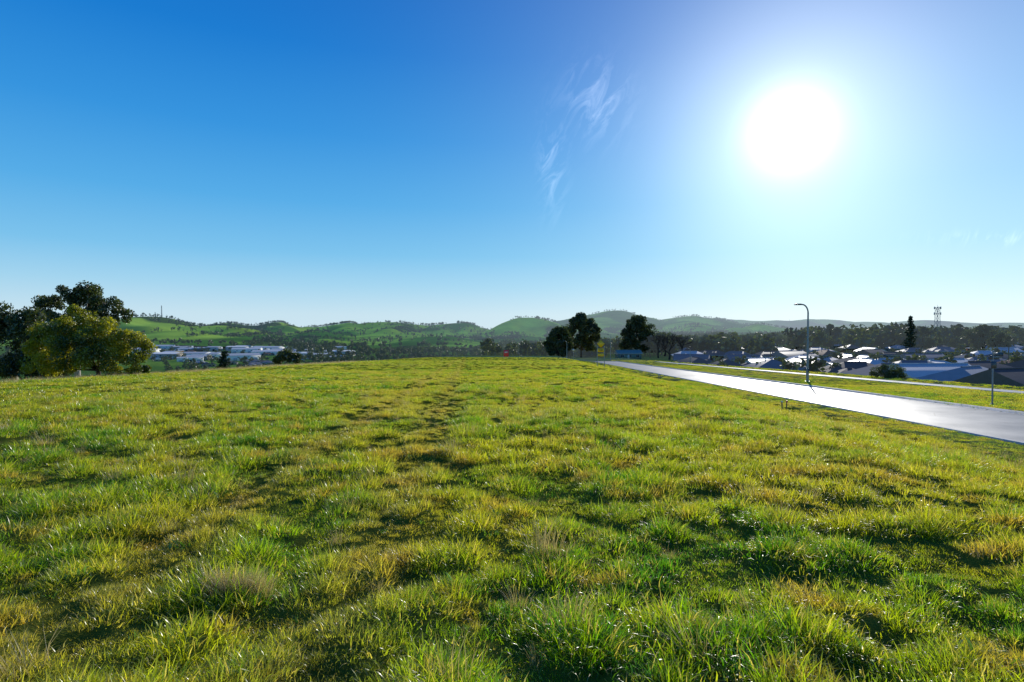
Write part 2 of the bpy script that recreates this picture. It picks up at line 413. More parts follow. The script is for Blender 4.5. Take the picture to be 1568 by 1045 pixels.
C=L3(np.tile([.13,.28,.025],(len(X),1)),(.52,.66,.06),n1)  # sunlit and shaded grass tones put into the pasture colour by noise
C=L3(C,(.045,.07,.02),n2*.85)
setcol(ho,C)
# ------------------------------------------------------------------ distant trees
def far_trees(name,xs,ys,zs,hs,mat,nl=90,seed=1,wid=.42,tall=None):
    g=R(seed);mb=MB()
    n=len(xs)
    K=5
    cen=np.zeros((n,K,3));rd=np.zeros((n,K))
    for k_ in range(K):
        a=g.rand(n)*6.283;rr=hs*wid*.55*g.rand(n)
        cen[:,k_]=np.stack([xs+rr*np.cos(a),ys+rr*np.sin(a),zs+hs*(.30+.45*g.rand(n))],1)
        rd[:,k_]=hs*wid*(.35+.3*g.rand(n))
    per=nl//K
    d=g.normal(size=(n,K,per,3));d/=np.linalg.norm(d,axis=3)[...,None]
    p=cen[:,:,None,:]+d*rd[:,:,None,None]*(.55+.5*g.rand(n,K,per))[...,None]*np.array([1,1,.8])
    p=p.reshape(-1,3);sz=np.repeat(hs,K*per)*.17
    a=g.normal(size=p.shape);a/=np.linalg.norm(a,axis=1)[:,None];b=np.cross(a,g.normal(size=p.shape));b/=np.linalg.norm(b,axis=1)[:,None]
    L=(sz*(.5+.8*g.rand(len(p))))[:,None]
    V=np.stack([p-a*L*.5,p+b*L*.4,p+a*L*.5,p-b*L*.4],1).reshape(-1,3)
    mb.add(V,np.arange(len(p)*4).reshape(-1,4),0)
    w=hs*.02
    q=np.stack([np.stack([xs-w,ys,zs-1],1),np.stack([xs+w,ys,zs-1],1),np.stack([xs+w*.5,ys,zs+hs*.6],1),np.stack([xs-w*.5,ys,zs+hs*.6],1)],1).reshape(-1,3)
    mb.add(q,np.arange(n*4).reshape(-1,4),0)
    q2=q.copy().reshape(n,4,3);cx=xs[:,None];dx=q2[:,:,0]-cx;q2[:,:,0]=cx;q2[:,:,1]+=dx;mb.add(q2.reshape(-1,3),np.arange(n*4).reshape(-1,4),0)
    return mb.build(name,[mat])
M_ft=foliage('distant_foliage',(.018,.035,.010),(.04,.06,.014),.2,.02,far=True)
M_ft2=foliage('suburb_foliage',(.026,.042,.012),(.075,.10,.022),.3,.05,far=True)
g=R(12)
x_=[];y_=[]
n=32000;t=-1.1+2.2*g.rand(n);y=1200+g.rand(n)*3600;x=t*y
m=(fbm(x*.006,y*.004,3,111)>.61);x_.append(x[m]);y_.append(y[m])
for (a,b,D,w,c) in ((500,598,2690,40,330),(345,385,2690,50,50),(395,445,2700,50,80),(470,500,2700,60,30),(640,680,2700,50,60),(700,748,2690,60,200),(1030,1170,3400,80,200),(905,975,3400,30,40),(610,640,2700,40,20),(830,850,2300,30,20),(1000,1240,2500,60,260)):
    t=(a+(b-a)*g.rand(c)-784)/F;y=D+g.normal(size=c)*w;x_.append(t*y);y_.append(y)
for q in range(100):
    t0=-.9+1.3*g.rand();y0=1200+g.rand()*1500;a=g.rand()*3.14;ln=80+g.rand()*300
    s=g.rand(int(ln/10))*ln;x_.append(t0*y0+s*np.cos(a)+g.normal(size=len(s))*5);y_.append(y0+s*np.sin(a)*.7)
x=np.concatenate(x_);y=np.concatenate(y_);z=np.maximum(hillz(x,y),H(x,y))
far_trees('hill_trees',x,y,z-1,8+8*g.rand(len(x)),M_ft,nl=35,seed=5)
x_=[];y_=[];h_=[]
def belt(p0,p1,D0,D1,c,h0,h1):
    t=(p0+(p1-p0)*g.rand(c)-784)/F;y=D0+(D1-D0)*g.rand(c);x_.append(t*y);y_.append(y);h_.append(h0+(h1-h0)*g.rand(c))
belt(180,560,1000,1150,180,8,13);belt(430,900,720,1080,560,9,15);belt(480,800,500,750,200,8,14)
belt(200,560,480,1000,200,6,10);belt(820,1130,380,620,170,10,15);belt(980,1200,430,800,200,10,15);belt(760,1100,800,1200,330,12,18)
belt(1080,1600,380,560,220,7,13);belt(1080,1650,110,400,210,3.5,7);belt(1230,1600,520,900,380,12,19);belt(740,870,300,480,70,8,12)
belt(985,1180,262,340,60,8,14);belt(900,960,320,380,14,8,12);belt(1210,1570,330,470,70,12,21);belt(985,1060,300,330,14,12,16)
belt(-700,180,500,1500,500,9,16);belt(1600,2400,200,900,300,8,16)
x=np.concatenate(x_);y=np.concatenate(y_);h=np.concatenate(h_);kp=~((x-.06*y<48)&(y<230)&(x>0));x=x[kp];y=y[kp];h=h[kp]
z=np.where(y>1050,np.maximum(hillz(x,y),H(x,y)),H(x,y))
far_trees('distant_trees',x,y,z,h,M_ft2,nl=100,seed=6)
# ------------------------------------------------------------------ individual trees
M_bark=plain('gum_bark',(.34,.31,.26),.9,var=.3,scale=2,bump=.4,spec=.02)
M_barkd=plain('dark_bark',(.06,.05,.04),.95,var=.3,scale=2,bump=.4,spec=.02)
M_gum=foliage('gum_leaves',(.04,.06,.018),(.10,.13,.03),.35,.7)
M_wat=foliage('wattle_leaves',(.06,.10,.010),(.44,.42,.02),.5,.40)
M_dark=foliage('dark_leaves',(.03,.05,.014),(.075,.10,.024),.38,.4)
M_sub=foliage('suburb_gum_leaves',(.035,.055,.016),(.08,.10,.025),.35,.3,far=True)
M_con_=foliage('conifer_needles',(.015,.03,.012),(.03,.05,.018),.15,.4)
def tree(name,base,clumps,leafmat,barkmat,nl=220,ls=.25,trunk_r=.22,seed=1,droop=.5,fork=.3,leanx=0,hollow=.45):
    g=R(seed);mb=MB();b=np.array(base,float)
    top=max(c[2] for c in clumps)
    fk=b+np.array([leanx,0,top*fork])
    mb.tube([b-[0,0,.4],b+[leanx*.4,0,top*fork*.5],fk],[trunk_r*1.3,trunk_r,trunk_r*.8],1,8)
    for c in clumps:
        e=b+np.array(c[:3]);mid=fk*.5+e*.5+np.array([g.normal()*.2,g.normal()*.2,-.08*np.linalg.norm(e-fk)])
        mb.tube([fk,mid,e],[trunk_r*.55,trunk_r*.32,trunk_r*.12],1,6)
        ns=6+int(c[3]*2.5)
        for q in range(ns):
            d=g.normal(size=3);d/=np.linalg.norm(d);d[2]=d[2]*.95+.05
            sc_=e+d*np.array([c[3],c[3],c[4]*1.25])*.75*(.6+.55*g.rand())
            mb.tube([e-(e-mid)*.25*g.rand(),e*.5+sc_*.5+[0,0,.05],sc_],[trunk_r*.14,trunk_r*.09,trunk_r*.04],1,4)
            m_=int(nl*c[3]*(.5+.9*g.rand())/ns*3)
            dd=g.normal(size=(m_,3));rr=c[3]*hollow*(.7+.6*g.rand())*np.cbrt(g.rand(m_))[:,None]
            dd/=np.linalg.norm(dd,axis=1)[:,None]
            pp=sc_+dd*rr*np.array([1.0,1.0,.85])
            mb.leaves(pp,ls,g,0,asp=.5,up=droop)
    return mb.build(name,[leafmat,barkmat])
x,y,z=P(22,47);
tree('gum_tree',(x,y,z),[(-3,0,6.2,1.9,1.2),(-1,.6,6.7,1.7,1.0),(1.0,0,6.2,1.5,1.0),(-2,-.5,4.8,1.9,1.2),(.6,.3,4.8,1.8,1.2),(2.0,0,5.2,1.2,.9),(-4.4,0,4.8,2,1.2),(-5,0,6.3,1.8,1.2),(1.6,.5,3.7,1.2,.9)],M_gum,M_bark,nl=480,ls=.24,trunk_r=.24,seed=2)
x,y,z=P(118,54)
tree('gum_tree',(x,y,z),[(-2.9,0,8.2,1.4,.8),(-.7,.4,9.2,1.4,.75),(1.2,0,9.2,1.4,.7),(3.0,0,8.4,1.3,.8),(.3,.6,7.8,1.4,.8),(3.8,.3,7.3,1.0,.7),(-3.4,0,7.0,1.1,.8),(1.7,0,7.2,1.2,.7),(-1.2,0,6.9,1.3,.8),(2.6,.2,6.6,1.1,.7)],M_gum,M_bark,nl=430,ls=.24,trunk_r=.24,seed=3,fork=.45,hollow=.44)
x,y,z=P(150,45)
tree('wattle_bush',(x,y,z),[(-3.6,0,2.6,1.5,1.4),(-2.6,.3,4.0,1.3,1.1),(-1.6,0,4.6,1.1,.9),(-.4,.4,4.1,1.3,1.1),(.8,0,3.6,1.4,1.1),(2.0,.3,3.0,1.3,1.0),(3.2,0,2.3,1.0,.9),(-3.2,-1.2,1.4,1.4,1.1),(-1.5,-1.4,1.9,1.5,1.3),(.4,-1.3,1.8,1.5,1.2),(2.1,-1.1,1.3,1.4,1.0),(3.5,-.4,1.1,1.0,.9),(-1.8,-1,3.2,1.4,1.1),(.2,-1,3.0,1.3,1.0),(-4.4,0,3.4,1.1,1.0),(-4.8,0,1.6,1.2,1.2)],M_wat,M_barkd,nl=850,ls=.17,trunk_r=.16,seed=4,fork=.15,hollow=.44)
x,y,z=P(60,46.5)
tree('dense_shrub',(x,y,z),[(-.8,0,2.8,1.4,1.3),(.6,0,3.3,1.3,1.2),(-2,0,1.8,1.4,1.2),(.6,-.3,1.4,1.4,1.2),(1.6,.3,2.4,1.2,1.2)],M_dark,M_barkd,nl=700,ls=.2,trunk_r=.14,seed=14,fork=.15,hollow=.5)
def cone_tree(name,px,D,h,w,seed,mat=M_con_,n=14,ls=.5,nl=2600):
    x,y,z=P(px,D);g=R(seed);mb=MB()
    mb.tube([(x,y,z-.5),(x,y,z+h*.5),(x,y,z+h)],[h*.02,h*.012,.02],1,6)
    for q in range(n):
        f=.08+.9*q/n;L=w*(1-f)**.8+.15
        for k_ in range(7):
            a=g.rand()*6.28;l=L*(.7+.5*g.rand());zz=z+h*f
            e=np.array([x+l*math.cos(a),y+l*math.sin(a),zz+.12*l])
            mb.tube([(x,y,zz),e],[h*.004,.01],1,4)
            m_=int(nl/n/7);s=g.rand(m_)[:,None]
            mb.leaves(np.array([x,y,zz])+(e-np.array([x,y,zz]))*s+g.normal(size=(m_,3))*ls*.28,ls,g,0,asp=.35)
    return mb.build(name,[mat,M_barkd])
cone_tree('conifer_tree',343,110,7.4,2.2,5,ls=.45)
cone_tree('norfolk_pine',1394,300,22,4.2,6,n=17,ls=1.0,nl=3000)
x,y,z=P(437,122);tree('dark_shrub',(x,y,z+.5),[(-2,0,3.4,1.6,1),(0,0,3.9,1.6,1),(2,0,3.3,1.6,1)],M_dark,M_barkd,nl=220,ls=.45,trunk_r=.15,seed=7,fork=.2)
x,y,z=P(1362,60);tree('garden_shrub',(x,y,z),[(-1.1,0,.6,.8,.5),(0,0,.8,.9,.5),(1.1,0,.6,.8,.5),(0,-.4,.4,.8,.4)],M_dark,M_barkd,nl=700,ls=.12,trunk_r=.05,seed=8,fork=.2,hollow=.5)
def big(name,px,D,h,w,seed,lo=.3,mat=M_dark,ls=.8,nl=230,tr=.45,k=13,hol=.55):
    g=R(seed);x,y,z=P(px,D);cl=[]
    for q in range(k):
        f=(q+.5)/k;zz=h*(lo+(.90-lo)*f);e=math.sin(math.pi*min(1,.22+.70*f))**.7
        a=q*2.4+g.rand();rr=w*.5*e*(.5+.5*g.rand())
        cl.append((rr*math.cos(a),rr*math.sin(a)*.7,zz,w*.2*(.7+.5*g.rand()),w*.15))
    cl.append((0,0,h*.9,w*.18,w*.13))
    return tree(name,(x,y,z),cl,mat,M_barkd,nl=nl,ls=ls,trunk_r=tr,seed=seed,fork=lo*.8,hollow=hol)
big('gum_tree',890,290,23,15.5,9,lo=.22,k=17,ls=.7,hol=.42,nl=190)
big('round_tree',856,255,12.5,11,10,lo=.10,ls=.6,nl=300,tr=.3,k=16,hol=.6)
big('spreading_tree',974,290,20.5,19,11,lo=.22,nl=180,k=16,hol=.42,ls=.7)
def bare_tree(px,D,h,seed):
    x,y,z=P(px,D);g=R(seed);mb=MB()
    def br(p,d,L,r,lv):
        e=p+d*L;mb.tube([p,(p+e)/2+g.normal(size=3)*L*.05,e],[r,r*.8,r*.6],0,5 if lv<2 else 3)
        if lv>=5: return
        for q in range(3 if lv<4 else 4):
            nd=d+g.normal(size=3)*.48;nd[2]=abs(nd[2])*.8+.12;nd/=np.linalg.norm(nd)
            br(e if q else p+d*L*.7,nd,L*.74,r*.62,lv+1)
    br(np.array([x,y,z-.3]),np.array([0,0,1.]),h*.24,h*.03,0)
    return mb.build('bare_tree',[M_barkd])
bare_tree(1025,265,18,3);bare_tree(1008,280,16,4);bare_tree(1045,280,16,5);bare_tree(1018,300,18,7)
for (px,D,h,w,s) in ((1272,420,18,13,20),(1365,400,17,15,21),(1505,330,16,17,22),(1532,300,12,11,23),(1466,430,18,15,24),(1220,380,13,12,25)):
    big('gum_tree',px,D,h,w,s,lo=.15,nl=110,ls=.8,k=13,mat=M_sub,hol=.42)
# ------------------------------------------------------------------ houses
M_br=plain('brick',(.20,.10,.07),.85,var=.2,scale=4,spec=.02);M_cr=plain('render_wall',(.36,.33,.28),.8,var=.08,spec=.02)
M_gw=plain('grey_wall',(.22,.22,.22),.8,var=.08,spec=.02);M_wh=plain('white_trim',(.60,.60,.58),.6,var=.04,spec=.03)
M_gl=plain('window_glass',(.03,.04,.05),.08,var=.05)
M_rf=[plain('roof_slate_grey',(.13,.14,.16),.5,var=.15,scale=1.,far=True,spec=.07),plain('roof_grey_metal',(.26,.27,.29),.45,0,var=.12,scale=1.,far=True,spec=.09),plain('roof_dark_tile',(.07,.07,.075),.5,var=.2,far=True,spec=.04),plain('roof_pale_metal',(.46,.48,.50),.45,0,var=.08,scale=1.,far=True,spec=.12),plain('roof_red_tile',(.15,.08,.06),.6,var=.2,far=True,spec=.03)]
def house(x,y,w,d,rot,wall,roof,seed=0,gable=False,single=False,eh=2.6,name='house'):
    z=float(H(x,y,False))-.1;g=R(seed)
    root=None
    if not single:
        root=bpy.data.objects.new(name,None);sc.collection.objects.link(root)
    cr,sr=math.cos(rot),math.sin(rot)
    T=lambda V:np.stack([V[:,0]*cr-V[:,1]*sr+x,V[:,0]*sr+V[:,1]*cr+y,V[:,2]+z],1)
    def part(fn):
        mb=MB();fn(mb);mb.v=[T(v) for v in mb.v];return mb
    blocks=[(0,0,w,d)]
    if w>11: blocks.append((w*(.24 if g.rand()<.5 else -.24),-d*.5-1.4,w*.4,d*.5+0))
    rh=.42
    def walls(mb):
        for (cx,cy,a,b) in blocks: mb.box((cx,cy,eh/2),(a,b,eh),0)
    def roofs(mb):
        for n_,(cx,cy,a,b) in enumerate(blocks):
            o=.5;A_=a/2+o;B_=b/2+o;e=eh-.02*n_
            if a>=b: h=B_*rh;rl=A_-(B_ if not gable else .0);rp=[(-rl,0),(rl,0)]
            else: h=A_*rh;rl=B_-(A_ if not gable else 0);rp=[(0,-rl),(0,rl)]
            V=np.array([(-A_,-B_,e),(A_,-B_,e),(A_,B_,e),(-A_,B_,e),(rp[0][0],rp[0][1],e+h),(rp[1][0],rp[1][1],e+h)],float)+np.array([cx,cy,0])
            if a>=b: mb.add(V,[(0,1,5,4),(2,3,4,5)],0);mb.add(V,[(3,0,4),(1,2,5)],0)
            else: mb.add(V,[(1,2,5,4),(3,0,4,5)],0);mb.add(V,[(0,1,4),(2,3,5)],0)
            V2=V[:4].copy();V3=V2.copy();V3[:,2]-=.18
            mb.add(np.concatenate([V2,V3]),[(0,4,5,1),(1,5,6,2),(2,6,7,3),(3,7,4,0),(4,7,6,5)],1)
            mb.tube([tuple(V[4]+[0,0,.03]),tuple(V[5]+[0,0,.03])],.09,0,6)
        mb.tube([(w*.1,d*.1,eh+.6),(w*.1,d*.1,eh+d*.5*rh+.3)],.12,1,6)
    def wins(mb):
        for (cx,cy,a,b) in blocks:
            for sgn in(-1,1):
                k_=max(1,int(a/3.6))
                for q in range(k_):
                    X_=cx-a/2+a*(q+.5)/k_
                    mb.box((X_,cy+sgn*(b/2+.02),1.5),(1.5,.05,1.2),0);mb.box((X_,cy+sgn*(b/2+.01),1.5),(1.7,.04,1.4),1)
                    mb.box((X_,cy+sgn*(b/2+.05),1.5),(.06,.02,1.2),1)
                k_=max(1,int(b/4))
                for q in range(k_):
                    Y_=cy-b/2+b*(q+.5)/k_
                    mb.box((cx+sgn*(a/2+.02),Y_,1.5),(.05,1.3,1.2),0);mb.box((cx+sgn*(a/2+.01),Y_,1.5),(.04,1.5,1.4),1)
    def door(mb): mb.box((-w*.06,-d/2-.035,1.03),(.95,.07,2.06),0)
    ps=[(part(walls),[wall],'walls'),(part(roofs),[roof,M_wh],'roof'),(part(wins),[M_gl,M_wh],'windows'),(part(door),[M_wh],'door')]
    if not single:
        for mb,ms,nm_ in ps: mb.build(nm_,ms,parent=root)
    else:
        mb=MB();ms=[]
        for b_,m_,_ in ps:
            for v,f,k_ in zip(b_.v,b_.f,b_.m):
                mb.v.append(v);mb.f.append(f+mb.n-0);mb.m.append(k_+len(ms))
            mb.n+=b_.n;ms+=m_
        mb.build(name,ms)
walls_=[M_br,M_cr,M_gw,M_cr];g=R(77);cnt=0
for (px,D,w,d,ro,wl,rf,gb) in ((1487,76,13,8,.5,M_gw,M_rf[1],False),(1424,96,13,8,.1,M_cr,M_rf[3],True),(1590,62,14,9,.3,M_br,M_rf[2],True),(1400,118,14,9,-.1,M_cr,M_rf[0],False),(1500,108,14,9,.2,M_cr,M_rf[2],False),(1360,100,11,8,.3,M_cr,M_rf[0],False),(1310,112,12,8,-.2,M_br,M_rf[2],False)):
    x,y,z=P(px,D);house(x,y,w,d,ro,wl,rf,cnt,gb);cnt+=1
for D,st in ((138,18),(163,18),(190,18),(222,19),(258,20),(300,21),(350,23),(405,25),(460,28)):
    xx=.06*D+46+g.rand()*8 if D<200 else .31*D
    while xx<1.15*D:
        if g.rand()<.95:
            house(xx,D+g.normal()*5,11+g.rand()*5,7.5+g.rand()*3,g.choice([0,.15,-.2,1.57,1.4,.5])+g.normal()*.06,walls_[g.randint(4)],M_rf[[0,3,1,2,3,3,4,1][g.randint(8)]],cnt,g.rand()<.3,single=D>150);cnt+=1
        xx+=st+g.rand()*5
M_ww=plain('warehouse_white',(.75,.75,.72),.7,var=.05,far=True,spec=.04);M_wg=plain('warehouse_grey',(.36,.39,.43),.7,var=.05,far=True,spec=.04)
def warehouse(px,D,w,d,h,rot,m1,m2):
    x=(px-784)/F*D;y=D;z=float(H(x,y))-.3;mb=MB()
    mb.box((0,0,h/2),(w,d,h),0)
    V=np.array([(-w/2-.4,-d/2-.4,h+.02),(w/2+.4,-d/2-.4,h+.02),(w/2+.4,d/2+.4,h+.02),(-w/2-.4,d/2+.4,h+.02),(-w/2-.4,0,h+d*.09),(w/2+.4,0,h+d*.09)])
    mb.add(V,[(0,1,5,4),(2,3,4,5)],1);mb.add(V,[(3,0,4),(1,2,5)],0)
    k_=max(2,int(w/9))
    for q in range(k_):
        X_=-w/2+w*(q+.5)/k_
        mb.box((X_,-d/2-.03,h*.3),(4,.06,h*.6),2 if q%2 else 3);mb.box((X_+3.2,-d/2-.03,h*.72),(1.8,.05,.9),2)
    cr,sr=math.cos(rot),math.sin(rot)
    mb.v=[np.stack([v[:,0]*cr-v[:,1]*sr+x,v[:,0]*sr+v[:,1]*cr+y,v[:,2]+z],1) for v in mb.v]
    mb.build('warehouse',[m1,m2,M_gl,M_wg])
g=R(5)
for q in range(36):
    px=215+g.rand()*310;D=660+g.rand()*420
    warehouse(px,D,18+g.rand()*28,13+g.rand()*13,4.5+g.rand()*3.5,g.normal()*.35,[M_ww,M_ww,M_wg,M_cr][g.randint(4)],[M_ww,M_wg,M_rf[3],M_rf[3]][g.randint(4)])
for q in range(60):
    px=240+g.rand()*330;D=600+g.rand()*600;x=(px-784)/F*D
    house(x,D,13,9,g.rand()*3,walls_[g.randint(4)],M_rf[g.randint(5)],300+q,g.rand()<.4,single=True)
for (px,D) in ((1090,260),(1065,300),(1130,330),(1010,420),(1180,250)):
    x,y,z=P(px,D);house(x,y,15,9,.1,M_br,M_rf[2],px,False,single=True)
x,y,z=P(962,270);house(x,y,11,6.5,.05,plain('teal_wall',(.16,.22,.19),.6,spec=.03),plain('teal_roof',(.24,.29,.25),.6,spec=.03),9,True,eh=2.6,name='community_shed')
# ------------------------------------------------------------------ street furniture
M_gv=plain('galvanised_steel',(.20,.25,.28),.5,.3,var=.08);M_dg=plain('dark_grey_paint',(.06,.08,.09),.4,var=.1)
M_ye=plain('sign_yellow',(.80,.50,.02),.4,var=.03);M_rd=plain('sign_red',(.85,.06,.08),.4,var=.05);M_bk=plain('sign_black',(.02,.02,.02),.5)
M_wd=plain('weathered_wood',(.22,.17,.11),.9,var=.2,scale=20,spec=.02)
def lamp(x,y,h,dirx=-1,name='street_lamp'):
    z=float(H(x,y,False));mb=MB();r=.085
    mb.tube([(x,y,z-.1),(x,y,z+.02)],.20,0,12);mb.tube([(x,y,z),(x,y,z+1.2)],[r*1.5,r*1.5],0,12)
    pts=[(x,y,z+1.2),(x,y,z+h*.5),(x,y,z+h-.9)];rs=[r*1.25,r,r*.85]
    for q in range(1,8):
        a=q/7*math.pi*.47;pts.append((x+dirx*.55*(1-math.cos(a)),y,z+h-.9+.8*math.sin(a)));rs.append(r*.75)
    ex,ez=pts[-1][0],pts[-1][2]
    pts.append((ex+dirx*.15,y,ez+.02));rs.append(r*.7);mb.tube(pts,rs,0,10)
    hx=ex+dirx*.42
    V=[];secs=[(-.38,.07,.05),(-.2,.15,.09),(.1,.17,.085),(.34,.11,.05),(.40,.04,.02)]
    for (o,w_,t_) in secs:
        X_=hx+dirx*o
        V+= [(X_,y-w_,ez-.02),(X_,y-w_*.8,ez+t_),(X_,y+w_*.8,ez+t_),(X_,y+w_,ez-.02),(X_,y+w_*.8,ez-.05),(X_,y-w_*.8,ez-.05)]
    f=[(i_*6+k_,i_*6+(k_+1)%6,(i_+1)*6+(k_+1)%6,(i_+1)*6+k_) for i_ in range(4) for k_ in range(6)]
    mb.add(V,f,1);mb.add(V,[[0,1,2,3,4,5],[24,25,26,27,28,29]],1)
    mb.box((x,y-.15,z+1.0),(.12,.02,.35),1)
    mb.build(name,[M_gv,M_dg])
x,y,_=P(1237,53);lamp(x,y,7.25)
x,y,_=P(935,200);lamp(x,y,9.)
x,y,_=P(868,175);lamp(x,y,5.5)
x,y,_=P(1057,165);lamp(x,y,4.8)
def sign(name,x,y,parts,posts,h,r=.035):
    z=float(H(x,y,False));mb=MB()
    for px_ in posts:
        mb.tube([(x+px_,y,z-.2),(x+px_,y,z+h)],r,0,8);mb.tube([(x+px_,y,z+h),(x+px_,y,z+h+.02)],r*1.15,0,8)
    for (kind,cx,cz,w_,h_,mi) in parts:
        if kind=='box':
            mb.box((x+cx,y-r-.02,z+cz),(w_,.02,h_),mi);mb.box((x+cx,y-r-.006,z+cz),(w_*.96,.012,h_*.96),0)
        elif kind=='bar':
            mb.box((x+cx,y-r-.036,z+cz),(w_,.008,h_),mi)
        else:
            for s_,mm,yo in ((1,3,0),(.93,mi,-.008)):
                w2=w_*.5*s_;yy=y-r-.02+yo
                V=[(x+cx,yy,z+cz-w2),(x+cx+w2,yy,z+cz),(x+cx,yy,z+cz+w2),(x+cx-w2,yy,z+cz)]
                V+= [(a_,b_+.007,c_) for a_,b_,c_ in V]
                mb.add(V,[(0,1,2,3),(7,6,5,4),(0,4,5,1),(1,5,6,2),(2,6,7,3),(3,7,4,0)],mm)
    mb.build(name,[M_gv,M_ye,M_rd,M_bk,M_wh,M_dg])
x,y,_=P(920,80);sign('warning_sign',x,y,[('dia',0,3.3,1.2,0,1),('box',0,2.4,.9,.5,1),('bar',0,2.42,.5,.10,3),('box',0,1.75,.9,.4,1)],[-.5,.5],3.0,.05)
x,y,_=P(775,150);sign('real_estate_sign',x,y,[('box',0,1.45,1.3,1.7,2),('bar',0,1.75,.8,.3,4)],[-.5,.5],2.3,.05)
x,y,_=P(1521,29.4)
z=float(H(x,y,False));mb=MB();mb.tube([(x,y,z-.2),(x,y,z+2.75)],.038,0,10);mb.tube([(x,y,z),(x,y,z+.05)],.09,0,10)
mb.box((x-.1,y-.4,z+2.62),(.9,.02,.18),1,rot=1.35);mb.box((x+.06,y+.02,z+2.42),(.8,.02,.18),1,rot=.3);mb.tube([(x,y,z+2.75),(x,y,z+2.80)],.05,0,8)
mb.box((x,y-.06,z+2.05),(.28,.015,.36),1)
mb.build('street_name_sign',[M_gv,M_dg])
x,y,_=P(878,120);sign('give_way_sign',x,y,[('dia',0,2.3,.6,0,4)],[0],2.7)
def peg(px,D,h,lean,col):
    x,y,_=P(px,D);z=float(H(x,y));mb=MB()
    mb.tube([(x,y,z-.1),(x+lean*h*.5,y,z+h*.5),(x+lean*h,y,z+h)],[.028,.028,.026],0,4)
    mb.box((x+lean*h,y,z+h-.03),(.062,.062,.07),1);mb.build('survey_peg',[M_wd,col])
peg(1199,25,.42,-.06,M_wh);peg(1205,25.1,.46,.05,M_rd);peg(1009,46,.5,.03,M_wh)
def mast(name,x,y,z,h,w0,w1,seg,r,mat):
    mb=MB();c=lambda f:w0+(w1-w0)*f
    cn=[(-1,-1),(1,-1),(1,1),(-1,1)]
    for (a_,b_) in cn: mb.tube([(x+a_*w0/2,y+b_*w0/2,z-1),(x+a_*w1/2,y+b_*w1/2,z+h)],r,0,4)
    for q in range(seg):
        f0=q/seg;f1=(q+1)/seg
        for k_ in range(4):
            a_=cn[k_];b_=cn[(k_+1)%4]
            p=lambda c_,f:(x+c_[0]*c(f)/2,y+c_[1]*c(f)/2,z+h*f)
            mb.tube([p(a_,f0),p(b_,f1)],r*.6,0,4);mb.tube([p(b_,f0),p(a_,f1)],r*.6,0,4);mb.tube([p(a_,f1),p(b_,f1)],r*.6,0,4)
    for f in (.98,.84):
        for k_ in range(6):
            a_=k_*1.047;mb.box((x+math.cos(a_)*w1*1.1,y+math.sin(a_)*w1*1.1,z+h*f),(.45,.25,h*.06),0,rot=a_)
        mb.tube([(x+math.cos(t_)*w1*.95,y+math.sin(t_)*w1*.95,z+h*f) for t_ in np.linspace(0,6.28,9)],r*.7,0,4)
    mb.tube([(x,y,z+h),(x,y,z+h*1.06)],r*.6,0,4)
    mb.build(name,[mat])
M_st=plain('mast_steel',(.30,.31,.33),.5,.3,far=True)
x,y,z=P(1435,430);mast('lattice_tower',x,y,z,31,3.6,2.0,9,.14,M_st)
D=1800;x=(248-784)/F*D;z=float(hillz(np.array([x]),np.array([float(D)]))[0]);mast('radio_mast',x,D,z,36,2.6,1.2,8,.25,M_st)
x=(238-784)/F*D;z=float(hillz(np.array([x]),np.array([float(D)]))[0]);mast('radio_mast',x,D,z,14,1.6,1.0,4,.2,M_st)
for (px,D) in ((1180,210),(1320,240),(1545,190),(1110,300)):
    x,y,z=P(px,D);mb=MB();mb.tube([(x,y,z-.3),(x,y,z+9.5)],[.16,.11],0,6);mb.box((x,y,z+9),(2.2,.1,.1),0)
    for q in(-1,-.35,.35,1): mb.tube([(x+q,y,z+9.05),(x+q,y,z+9.25)],.04,0,5)
    mb.build('power_pole',[M_wd])
# ------------------------------------------------------------------ world
w=bpy.data.worlds.new('World');sc.world=w;w.use_nodes=True;w.node_tree.nodes.clear();N=NT(w.node_tree)
out=N.n('ShaderNodeOutputWorld');bg=N.n('ShaderNodeBackground');bg.inputs[1].default_value=.10
sky=N.n('ShaderNodeTexSky');sky.sky_type='NISHITA';sky.sun_disc=False;sky.sun_elevation=SUN_EL;sky.sun_rotation=SUN_AZ
sky.altitude=100;sky.air_density=1.0;sky.dust_density=.2;sky.ozone_density=3.0
dr=N.n('ShaderNodeTexCoord').outputs['Generated']
dr=N.vm('NORMALIZE',dr)
sp=N.n('ShaderNodeSeparateXYZ');N.l(dr,sp.inputs[0])
el=N.math('MULTIPLY',N.math('ARCSINE',sp.outputs[2]),57.2958/60.)
cr=N.n('ShaderNodeValToRGB')
stops=[(0.,(.60,.78,.89)),(.025,(.57,.77,.89)),(.07,(.37,.67,.88)),(.12,(.20,.55,.86)),(.20,(.09,.42,.82)),(.30,(.033,.30,.75)),(.42,(.006,.20,.65)),(.55,(.002,.14,.55)),(1.,(.002,.06,.32))]
e=cr.color_ramp.elements
e[0].position=0;e[0].color=(*stops[0][1],1);e[1].position=1;e[1].color=(*stops[-1][1],1)
for p_,c_ in stops[1:-1]:
    q=e.new(p_);q.color=(*c_,1)
N.l(el,cr.inputs[0])
an=N.n('ShaderNodeVectorMath',operation='SCALE');N.l(cr.outputs[0],an.inputs[0]);an.inputs['Scale'].default_value=10.
base=N.mix(.95,sky.outputs[0],an.outputs[0])
def degto(v): return N.math('MULTIPLY',N.math('ARCCOSINE',N.vm('DOT_PRODUCT',dr,v)),57.2958)
deg=degto(SD)
a2,e2=math.radians(50),math.radians(6)
deg2=degto((math.sin(a2)*math.cos(e2),math.cos(a2)*math.cos(e2),math.sin(e2)))
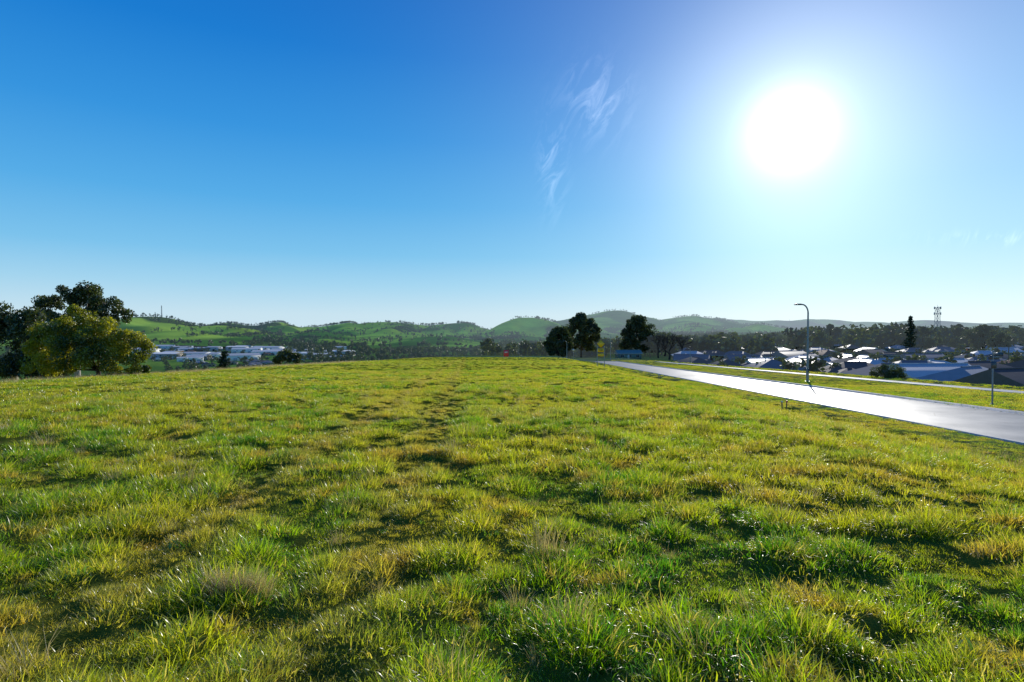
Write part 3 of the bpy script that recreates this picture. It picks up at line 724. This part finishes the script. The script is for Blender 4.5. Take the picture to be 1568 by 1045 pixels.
def gau(d,s,A_): 
    q=N.math('DIVIDE',d,s);return N.math('MULTIPLY',N.math('EXPONENT',N.math('MULTIPLY',N.math('MULTIPLY',q,q),-1.)),A_)
gw=N.math('ADD',N.math('ADD',gau(deg,3.0,10.),gau(deg,9.5,5.2)),gau(deg,22.,1.5))
gcol=N.n('ShaderNodeVectorMath',operation='SCALE');gcol.inputs[0].default_value=(.98,1.0,.85);N.l(gw,gcol.inputs['Scale'])
tot=N.vm('ADD',base,gcol.outputs[0])
g2=N.n('ShaderNodeVectorMath',operation='SCALE');g2.inputs[0].default_value=(.95,.88,.55);N.l(gau(deg2,30.,2.2),g2.inputs['Scale'])
tot=N.vm('ADD',tot,g2.outputs[0])
yy=N.math('MAXIMUM',sp.outputs[1],.05);tx=N.math('DIVIDE',sp.outputs[0],yy);tz=N.math('DIVIDE',sp.outputs[2],yy)
cv=N.n('ShaderNodeCombineXYZ')
N.l(N.math('ADD',N.math('MULTIPLY',tx,14.),N.math('MULTIPLY',tz,-7.)),cv.inputs[0]);N.l(N.math('MULTIPLY',tz,6.),cv.inputs[1])
nz=N.ramp(N.noise(cv.outputs[0],2.6,6,.62,1.2),.46,.90)
def blob(cx,cz,sx,sz):
    a_=N.math('DIVIDE',N.math('SUBTRACT',tx,cx),sx);b_=N.math('DIVIDE',N.math('SUBTRACT',tz,cz),sz)
    return N.math('EXPONENT',N.math('MULTIPLY',N.math('ADD',N.math('MULTIPLY',a_,a_),N.math('MULTIPLY',b_,b_)),-1.))
bl=N.math('ADD',N.math('ADD',blob(.15,.40,.05,.06),blob(.07,.29,.022,.07)),blob(.88,.16,.12,.012))
cf=N.math('MULTIPLY',N.math('MULTIPLY',nz,bl),4.2)
cs=N.n('ShaderNodeVectorMath',operation='SCALE');cs.inputs[0].default_value=(1,1,1);N.l(cf,cs.inputs['Scale'])
tot=N.vm('ADD',tot,cs.outputs[0])
N.l(tot,bg.inputs[0]);N.l(bg.outputs[0],out.inputs[0])
# ------------------------------------------------------------------ sun & camera
sl=bpy.data.lights.new('sun','SUN');sl.energy=5;sl.angle=math.radians(.53);sl.color=(1,.95,.86)
so=bpy.data.objects.new('sun',sl);so.rotation_euler=Vector(SD).to_track_quat('Z','Y').to_euler();sc.collection.objects.link(so)
cam=bpy.data.cameras.new('camera');cam.lens=20;cam.sensor_width=36;cam.clip_end=60000;cam.clip_start=.05
co=bpy.data.objects.new('camera',cam);co.location=(0,0,0);co.rotation_euler=(math.radians(90-1.15),0,0);sc.collection.objects.link(co);sc.camera=co
sc.view_settings.view_transform='Standard';sc.view_settings.look='None';sc.view_settings.exposure=0
print('grass pts',len(PX))
